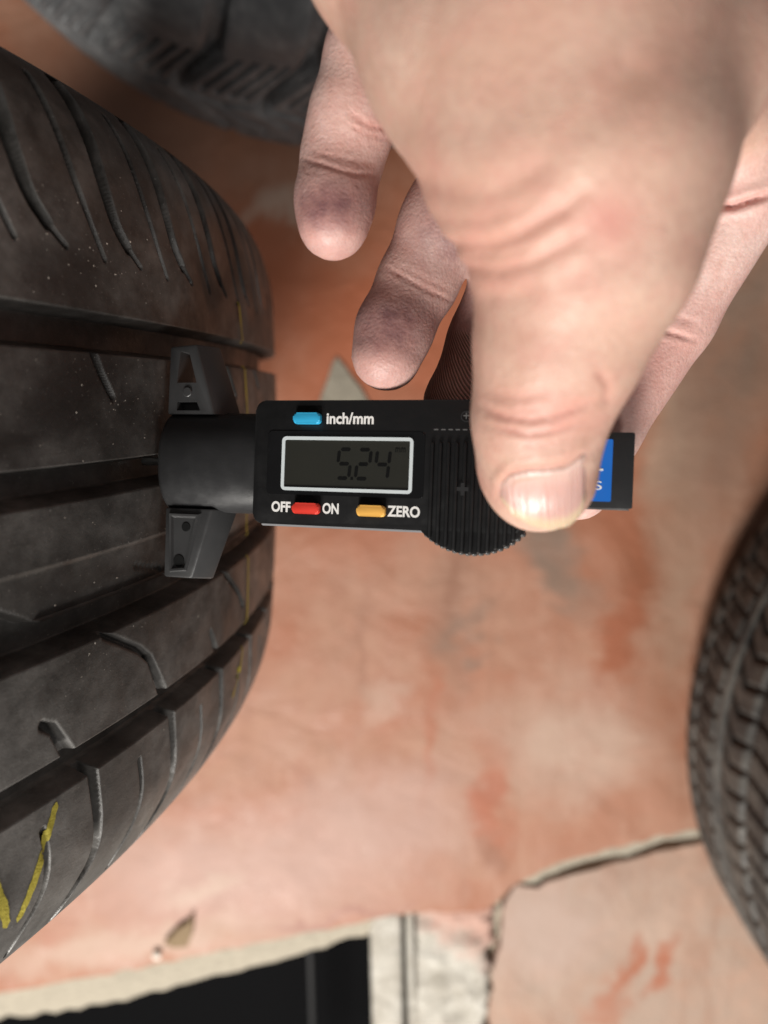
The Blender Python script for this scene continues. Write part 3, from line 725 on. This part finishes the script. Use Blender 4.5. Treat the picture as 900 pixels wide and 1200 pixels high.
# moulded marks
def ringmark(x, y, r, z):
    gpart('mark', frame_bm(x-r, x+r, y-r, y+r, .25, z-.1, z+.12, r*.98), M['plastic_matte'], body)
ringmark(74.0, 10.2, 1.15, 6.0); text('+', 73.9, -5.0, 2.6, 6.75, M['plastic_matte'], grip, 2.4, .05); text('+', 74.0, 10.2, 1.3, 6.05, M['grey_print'], body, 1.2, 0)
for k in range(8): gpart('dash_mark', prism([(67.4+k*1.5, 7.35), (68.3+k*1.5, 7.35), (68.3+k*1.5, 7.6), (67.4+k*1.5, 7.6)], 5.95, 6.03), M['grey_print'], body, False)
# beam
beam = gpart('beam', prism(rrect(80, 107.2, -7.6, 7.6, .35), -3.2, 2.2, .25, 2), M['plastic_matte'])
gpart('beam_edge', prism([(85, -7.95), (106.6, -7.95), (106.6, -7.55), (85, -7.55)], -2.6, 1.7), M['metal'], beam, False)
st = gpart('sticker', prism(rrect(86, 103.1, -6.3, 6.2, .3), 2.2, 2.3), M['sticker'], beam, False)
text('-', 100.4, .4, .4, 2.33, M['print'], st, 2.0, 0); text('JS', 100.0, -3.2, 2.3, 2.33, M['print'], st, 2.9, 0)

# ------------------------------------------------------------------ the hand (one continuous body from a distance field)
def K(u, v, d, r): return (at(u, v, d/1000.), r/1000.)
def rcone(P, a, ra, b, rb):
    ba = b - a; l2 = ba @ ba; rr = ra - rb; a2 = l2 - rr*rr
    if a2 <= 1e-12: return np.linalg.norm(P - a, axis=-1) - max(ra, rb)
    il2 = 1/l2; pa = P - a; y = pa @ ba; z = y - l2
    x2 = np.sum((pa*l2 - y[..., None]*ba)**2, -1); y2 = y*y*l2; z2 = z*z*l2
    k = np.sign(rr)*rr*rr*x2
    o = (np.sqrt(x2*a2*il2) + y*rr)*il2 - ra
    m1 = np.sign(z)*a2*z2 > k; m2 = np.sign(y)*a2*y2 < k
    return np.where(m1, np.sqrt(x2 + z2)*il2 - rb, np.where(m2, np.sqrt(x2 + y2)*il2 - ra, o))
def smin(a, b, k):
    h = np.clip(k - np.abs(a - b), 0, None)/k
    return np.minimum(a, b) - h*h*k*.25
# chains: (u, v, depth mm, radius mm)
CH = {
 'thumb': [K(632, 560, 119.5, 9.1), K(629, 545, 119, 9.6), K(632, 488, 112.5, 10.3), K(655, 400, 107, 12.6), K(682, 300, 101, 14.6), K(675, 190, 97, 17.5), K(655, 60, 96, 20), K(640, -100, 100, 22), K(640, -330, 108, 23)],
 'web_left': [K(645, 270, 101, 6), K(590, 170, 102, 10.5), K(533, 60, 104, 13.5), K(470, -80, 108, 16), K(500, -330, 112, 17)],
 'web_right': [K(715, 290, 104, 9), K(748, 190, 104, 12), K(782, 80, 106, 15), K(810, -60, 110, 18), K(760, -330, 112, 18)],
 'forearm': [K(640, -330, 110, 26), K(640, -900, 112, 29)],
 'palm_a': [K(480, -60, 134, 10), K(520, -330, 120, 13)], 'palm_b': [K(600, 0, 138, 11), K(600, -330, 120, 14)],
 'palm_c': [K(730, 30, 139, 11), K(680, -330, 120, 14)], 'palm_d': [K(880, 70, 136, 11.5), K(760, -330, 120, 14)],
 'web_fold': [K(880, 150, 134, 9), K(800, 110, 118, 9)],
}
FING = {
 'index': [K(885, 60, 136, 11), K(862, 225, 140, 10.6), K(784, 372, 149, 9.6), K(704, 505, 152, 8.6), K(676, 570, 150, 7.4)],
 'middle': [K(730, 30, 139, 11), K(645, 240, 146, 9.6), K(570, 400, 160, 8.9), K(541, 472, 160, 8.5), K(540, 520, 161, 7.0)],
 'ring': [K(600, 0, 138, 11), K(552, 190, 144, 9.3), K(488, 332, 150, 8.5), K(463, 385, 148.5, 8.2), K(453, 417, 147.5, 7.6)],
 'pinky': [K(480, -70, 134, 10), K(430, 70, 137, 8.5), K(402, 185, 141, 8.2), K(393, 235, 140, 8.0), K(390, 261, 139, 7.3)],
}
PADS = {'index': [], 'middle': [], 'ring': [K(520, 262, 146.5, 8.8)], 'pinky': [K(414, 135, 138.5, 8.2)]}
def field(P):
    body = None
    for nm in ('thumb', 'web_left', 'web_right', 'forearm', 'palm_a', 'palm_b', 'palm_c', 'palm_d', 'web_fold'):
        ch = CH[nm]; f = None
        for (p, r), (q, s) in zip(ch[:-1], ch[1:]):
            g = rcone(P, p, r, q, s); f = g if f is None else smin(f, g, .004)
        body = f if body is None else smin(body, f, .011 if nm.startswith('web') else .010)
    for nm, ch in FING.items():
        f = None
        for (p, r), (q, s) in zip(ch[:-1], ch[1:]):
            g = rcone(P, p, r, q, s); f = g if f is None else smin(f, g, .0025)
        for (p, r) in PADS[nm]: f = smin(f, np.linalg.norm(P - p, axis=-1) - r, .004)
        body = smin(body, f, .005)
    return body
def surface_nets(lo, hi, h):
    nx, ny, nz = [int((b-a)/h) + 1 for a, b in zip(lo, hi)]
    xs = lo[0] + h*np.arange(nx); ys = lo[1] + h*np.arange(ny); zs = lo[2] + h*np.arange(nz)
    # coarse pass marks the blocks that hold surface
    f = np.full((nx, ny, nz), 1.0, np.float32); B = 8
    for i in range(0, nx, B):
        cx_ = xs[min(i + B//2, nx-1)]
        Yc, Zc = np.meshgrid(ys[::B], zs[::B], indexing='ij')
        Pc = np.stack([np.full(Yc.shape, cx_), Yc + h*B/2, Zc + h*B/2], -1); d = field(Pc)
        for j, k in np.argwhere(np.abs(d) < h*B*1.1 + .004):
            sl = np.s_[i:i+B, j*B:j*B+B, k*B:k*B+B]
            X, Y, Z = np.meshgrid(xs[i:i+B], ys[j*B:j*B+B], zs[k*B:k*B+B], indexing='ij'); f[sl] = field(np.stack([X, Y, Z], -1))
        for j, k in np.argwhere(d <= -(h*B*1.1 + .004)): f[i:i+B, j*B:j*B+B, k*B:k*B+B] = -1
    S = f < 0
    c = [S[a:nx-1+a, b:ny-1+b, d:nz-1+d] for a in (0, 1) for b in (0, 1) for d in (0, 1)]
    cnt = sum(x.astype(np.int8) for x in c); act = (cnt > 0) & (cnt < 8)
    idx = np.full(act.shape, -1, np.int64); I = np.argwhere(act); idx[act] = np.arange(len(I))
    acc = np.zeros((len(I), 3)); num = np.zeros(len(I)); cor = [(a, b, d) for a in (0, 1) for b in (0, 1) for d in (0, 1)]
    vals = {q: f[I[:, 0]+q[0], I[:, 1]+q[1], I[:, 2]+q[2]].astype(float) for q in cor}
    for q in cor:
        for ax_ in range(3):
            if q[ax_]: continue
            p = list(q); p[ax_] = 1; p = tuple(p); va, vb = vals[q], vals[p]; m = (va < 0) != (vb < 0)
            t = np.where(m, va/np.where(m, va - vb, 1), 0); pt = np.array(q, float)[None].repeat(len(I), 0); pt[:, ax_] += t
            acc[m] += pt[m]; num[m] += 1
    V = np.array(lo) + h*(I + acc/num[:, None])
    Fq = []
    for ax_ in range(3):
        b_, c_ = [(1, 2), (2, 0), (0, 1)][ax_]
        sl0 = [slice(1, n-1) for n in (nx, ny, nz)]; sl1 = list(sl0); sl0[ax_] = slice(0, [nx, ny, nz][ax_]-1); sl1[ax_] = slice(1, [nx, ny, nz][ax_])
        A0, A1 = S[tuple(sl0)], S[tuple(sl1)]; E = np.argwhere(A0 != A1)
        if not len(E): continue
        flip = A0[A0 != A1]
        base_ = E.copy(); base_[:, b_] += 1; base_[:, c_] += 1
        o = []
        for db, dc in ((0, 0), (1, 0), (1, 1), (0, 1)):
            q = base_.copy(); q[:, b_] -= db; q[:, c_] -= dc; o.append(idx[q[:, 0], q[:, 1], q[:, 2]])
        q = np.stack(o, 1); q[~flip] = q[~flip][:, ::-1]; Fq.append(q)
    Fq = np.concatenate(Fq); Fq = Fq[(Fq >= 0).all(1)]
    return V, Fq
allp = [p for ch in list(CH.values()) + list(FING.values()) for p, r in ch]; rmax = .034
lo = np.min(allp, 0) - rmax; hi = np.max(allp, 0) + rmax
V, Fq = surface_nets(lo, hi, .0011)
# relax, then split every quad once for finer creases
def relax(V, Fq, it):
    e = np.concatenate([Fq[:, [0, 1]], Fq[:, [1, 2]], Fq[:, [2, 3]], Fq[:, [3, 0]]])
    for _ in range(it):
        s = np.zeros_like(V); n = np.zeros(len(V)); 
        for a_, b_ in ((0, 1), (1, 0)):
            for k in range(3): s[:, k] += np.bincount(e[:, a_], V[e[:, b_], k], len(V))
            n += np.bincount(e[:, a_], minlength=len(V))
        V = V*.5 + .5*s/np.maximum(n, 1)[:, None]
    return V
V = relax(V, Fq, 3)
def split(V, Fq):
    e = np.concatenate([Fq[:, [0, 1]], Fq[:, [1, 2]], Fq[:, [2, 3]], Fq[:, [3, 0]]]); es = np.sort(e, 1)
    u, inv = np.unique(es[:, 0].astype(np.int64)*len(V) + es[:, 1], return_inverse=True); inv = inv.reshape(-1)
    a_, b_ = u // len(V), u % len(V); mid = (V[a_] + V[b_])/2; cen = V[Fq].mean(1)
    n = len(V); m = len(mid); k = len(Fq); E = inv.reshape(4, k).T + n; c_ = np.arange(k) + n + m
    out = [np.stack([Fq[:, i], E[:, i], c_, E[:, (i-1) % 4]], 1) for i in range(4)]
    return np.concatenate([V, mid, cen]), np.concatenate(out)
V, Fq = split(V, Fq); V = relax(V, Fq, 2)
def vnormals(V, Fq):
    n = np.cross(V[Fq[:, 2]] - V[Fq[:, 0]], V[Fq[:, 3]] - V[Fq[:, 1]]); N = np.zeros_like(V)
    for c_ in range(4):
        for k in range(3): N[:, k] += np.bincount(Fq[:, c_], n[:, k], len(V))
    return N/np.maximum(np.linalg.norm(N, axis=1), 1e-12)[:, None]
N = vnormals(V, Fq)
if np.mean(np.sum(N*(V - V.mean(0)), 1)) < 0: Fq = Fq[:, ::-1]; N = -N
pu, pv, pd = to_px(V); facing = np.sum(N*(V - CAMP), 1) < 0
tint = np.zeros((len(V), 3)); disp_ = np.zeros(len(V))
def pdist(pts):
    best = np.full(len(V), 1e9); sd = np.zeros(len(V)); par = np.zeros(len(V)); n = len(pts) - 1
    for i, (p, q) in enumerate(zip(pts[:-1], pts[1:])):
        dx, dy = q[0]-p[0], q[1]-p[1]; t = ((pu-p[0])*dx + (pv-p[1])*dy)/(dx*dx + dy*dy); tc = np.clip(t, 0, 1)
        d = np.hypot(pu-p[0]-tc*dx, pv-p[1]-tc*dy); m = d < best
        best = np.where(m, d, best); par = np.where(m, (i + tc)/n, par); sd = np.where(m, np.sign(dx*(pv-p[1]) - dy*(pu-p[0]))*d, sd)
    return best, sd, par
def crease(pts, depth, width, near=None, far=None, red=.0, puff=0.0, wrap=False):
    """a fold in the skin: depth and width in mm; near / far bound the depth (mm) of the skin it belongs to"""
    pts = [(float(a_), float(b_)) for a_, b_ in pts]
    d, sd, par = pdist(pts); dm = d/FP*pd*1000
    m = (facing | wrap) & (pd > (near or 0)/1000) & (pd < (far or 999)/1000)
    fade = np.clip((1-par if wrap else np.minimum(par, 1-par))*5, .1, 1)
    disp_[:] -= np.where(m, depth*fade*np.exp(-(dm/width)**2), 0)
    if puff: disp_[:] += np.where(m, puff*fade*np.exp(-((dm - 2.6*width)/(1.6*width))**2), 0)
    if red: tint[:, 0] = np.maximum(tint[:, 0], np.where(m, red*fade*np.exp(-(dm/(width*1.8))**2), 0))
TH = dict(near=50, far=128)
crease([(470, 208), (540, 226), (580, 226), (620, 205), (655, 175)], .3, 1.8, **TH, red=.15, puff=.25, wrap=True)
crease([(490, 262), (530, 258), (565, 258), (605, 247), (650, 222)], .22, 1.2, **TH, red=.15, puff=.12, wrap=True)
crease([(500, 293), (540, 287), (570, 288), (604, 277), (662, 243), (695, 210)], .62, 1.2, **TH, red=.3, puff=.2, wrap=True)
crease([(510, 318), (552, 313), (585, 316), (622, 307), (674, 279), (708, 245)], .45, 1.1, **TH, red=.3, puff=.15, wrap=True)
crease([(558, 345), (600, 348), (640, 335)], .3, 1.5, **TH, red=.15)
crease([(540, 300), (585, 300), (630, 288)], .25, .6, **TH, red=.1)
crease([(560, 474), (593, 490), (625, 492), (661, 484), (712, 466)], .30, .5, **TH, red=.45, puff=.15)
crease([(570, 497), (618, 508), (653, 504), (692, 489)], .26, .45, **TH, red=.45, puff=.12)
crease([(578, 483), (620, 481), (660, 475), (694, 466)], .22, .45, **TH, red=.3)
crease([(590, 500), (630, 499), (672, 489)], .18, .35, **TH, red=.2)
crease([(566, 460), (610, 466), (655, 457)], .15, .6, **TH, red=.2)
crease([(600, 520), (640, 520), (675, 508)], .15, .5, **TH, red=.2)
crease([(700, 430), (715, 455), (708, 480)], .3, .7, **TH, red=.3)
crease([(640, 330), (690, 320), (730, 290)], .2, 1.8, **TH, red=.2)
crease([(655, 170), (720, 120), (760, 60)], .25, 2.5, **TH)
FN = dict(near=126, far=190)
crease([(348, 184), (385, 195), (415, 204), (450, 206)], .32, .33, **FN, red=.35)
crease([(362, 176), (400, 186), (445, 194)], .16, .3, **FN, red=.2)
crease([(405, 128), (430, 146), (470, 156)], .3, .4, **FN, red=.3)
crease([(400, 142), (428, 156), (462, 166)], .15, .3, **FN, red=.2)
crease([(450, 312), (490, 334), (535, 356)], .32, .35, **FN, red=.3)
crease([(458, 306), (500, 328), (535, 344)], .15, .3, **FN, red=.2)
crease([(498, 210), (530, 240), (565, 250)], .3, .5, **FN, red=.2)
crease([(525, 408), (552, 428), (590, 446)], .35, .4, **FN)
crease([(810, 243), (860, 241), (910, 225)], 1.1, .6, **FN, red=.5, puff=.4)
crease([(735, 366), (770, 385), (820, 400)], .5, .45, **FN, red=.4, puff=.1)
crease([(745, 356), (785, 370), (822, 380)], .3, .4, **FN, red=.3)
crease([(752, 378), (785, 392)], .2, .3, **FN, red=.3)
crease([(760, 345), (800, 352)], .2, .4, **FN, red=.2)
crease([(850, 160), (880, 150), (910, 120)], .5, 1.0, **FN, red=.3)
# nail bed fold on the thumb
NB = [(588, 584), (590, 566), (604, 552), (632, 548), (662, 544), (684, 532), (697, 522)]
crease(NB, .18, .5, **TH, red=.3, puff=.3)
# reddish skin; dark patches paint finger shade, with some grime, into the colour
def blob(u, v, ru, rv, ch, amt, near, far):
    w = np.exp(-(((pu-u)/ru)**2 + ((pv-v)/rv)**2)); m = (pd > near/1000) & (pd < far/1000)
    tint[:, ch] = np.maximum(tint[:, ch], np.where(m, amt*w, 0))
blob(715, 262, 40, 40, 0, .55, 50, 128); blob(590, 330, 60, 30, 0, .3, 50, 128); blob(650, 490, 60, 25, 0, .35, 50, 130)
blob(770, 420, 60, 60, 0, .45, 126, 190); blob(390, 250, 60, 60, 0, .35, 126, 190); blob(450, 400, 60, 60, 0, .4, 126, 190)
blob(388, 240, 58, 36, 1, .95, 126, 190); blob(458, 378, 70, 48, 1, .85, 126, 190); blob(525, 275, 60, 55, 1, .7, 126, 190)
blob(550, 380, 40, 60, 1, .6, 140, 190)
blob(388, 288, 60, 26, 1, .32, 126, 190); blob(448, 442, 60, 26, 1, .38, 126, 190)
mid_axis = np.array(FING['middle'][3][0]) - np.array(FING['middle'][2][0]); L_ = np.linalg.norm(mid_axis); mid_axis /= L_
tt = (V - FING['middle'][2][0]) @ mid_axis; rad = np.linalg.norm(V - FING['middle'][2][0] - tt[:, None]*mid_axis, axis=1)
tipm = smooth((tt - .001)/.002)*(rad < .0125)
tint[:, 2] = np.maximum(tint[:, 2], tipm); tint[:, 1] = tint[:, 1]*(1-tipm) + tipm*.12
# faint unevenness of living skin
nz = sum(np.sin(V @ (k*np.array(w_)) + o_) for k, w_, o_ in ((210, (1, .4, .3), 0), (260, (-.3, 1, .5), 1.7), (330, (.5, -.6, 1), .4)))
disp_ += .06*nz
V = V + N*(disp_/1000)[:, None]
hand_me = mesh_np('hand', V, Fq)
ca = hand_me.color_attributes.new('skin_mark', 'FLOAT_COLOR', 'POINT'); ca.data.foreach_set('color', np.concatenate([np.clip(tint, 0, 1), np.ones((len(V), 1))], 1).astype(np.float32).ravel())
pal = hand_me.attributes.new('palm_side', 'FLOAT', 'POINT'); pal.data.foreach_set('value', smooth((pd - .122)/.010).astype(np.float32))
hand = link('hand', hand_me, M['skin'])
tag(hand, 'bare left hand pinching the gauge between thumb and forefinger with other fingers loosely bent', 'hand')
# thumb nail: a curved plate that follows the thumb
def nail():
    nu, nv = 30, 26; Vn = np.zeros((2, nv+1, nu+1, 3)); uv = []
    top = np.array([(586, 570), (596, 556), (617, 550), (640, 549), (663, 546), (676, 537), (688, 528)], float)
    bot = np.array([(587, 580), (600, 600), (622, 612), (644, 617), (666, 613), (678, 602), (687, 580)], float)
    tq = np.linspace(0, 1, nu+1); k = np.linspace(0, 1, 7)
    sm = lambda A: np.stack([np.interp(tq, k, A[:, 0]), np.interp(tq, k, A[:, 1])], -1)
    T, Bt = sm(top), sm(bot)
    for j in range(nv+1):
        g = j/nv; q = T*(1-g) + Bt*g
        dirs = EX*((q[:, 0:1]-450)/FP) + UPV*((600-q[:, 1:2])/FP) + LOOK
        t = np.full(nu+1, .095)
        for _ in range(60): t = t + field(CAMP + dirs*t[:, None])*.7
        s = CAMP + dirs*t[:, None]
        edge_ = np.clip(np.minimum(tq, 1-tq)/.12, 0, 1); e2 = min(1, g/.1)
        lift = (-.0003 + .0008*np.sqrt(edge_)*math.sqrt(e2))[:, None]
        Vn[0, j] = s - LOOK*lift - UPV*(.0006*g**4); Vn[1, j] = s + LOOK*.0008
    n = nu+1; Fn = []; m = (nv+1)*n
    for j in range(nv):
        for i in range(nu):
            a_ = j*n+i; Fn.append((a_, a_+n, a_+n+1, a_+1)); Fn.append((m+a_, m+a_+1, m+a_+n+1, m+a_+n))
    ring = [i for i in range(n)] + [j*n+nu for j in range(1, nv+1)] + [nv*n+i for i in range(nu-1, -1, -1)] + [j*n for j in range(nv-1, 0, -1)]
    for a_, b_ in zip(ring, ring[1:] + ring[:1]): Fn.append((a_, b_, m+b_, m+a_))
    me = mesh_np('thumb_nail', Vn.reshape(-1, 3), Fn)
    ul = me.uv_layers.new(name='uv'); li = np.empty(len(me.loops), np.int32); me.loops.foreach_get('vertex_index', li)
    ii = li % m; ul.data.foreach_set('uv', np.stack([(ii % n)/nu, (ii//n)/nv], -1).astype(np.float32).ravel())
    return link('thumb_nail', me, M['nail'], hand)
nail()
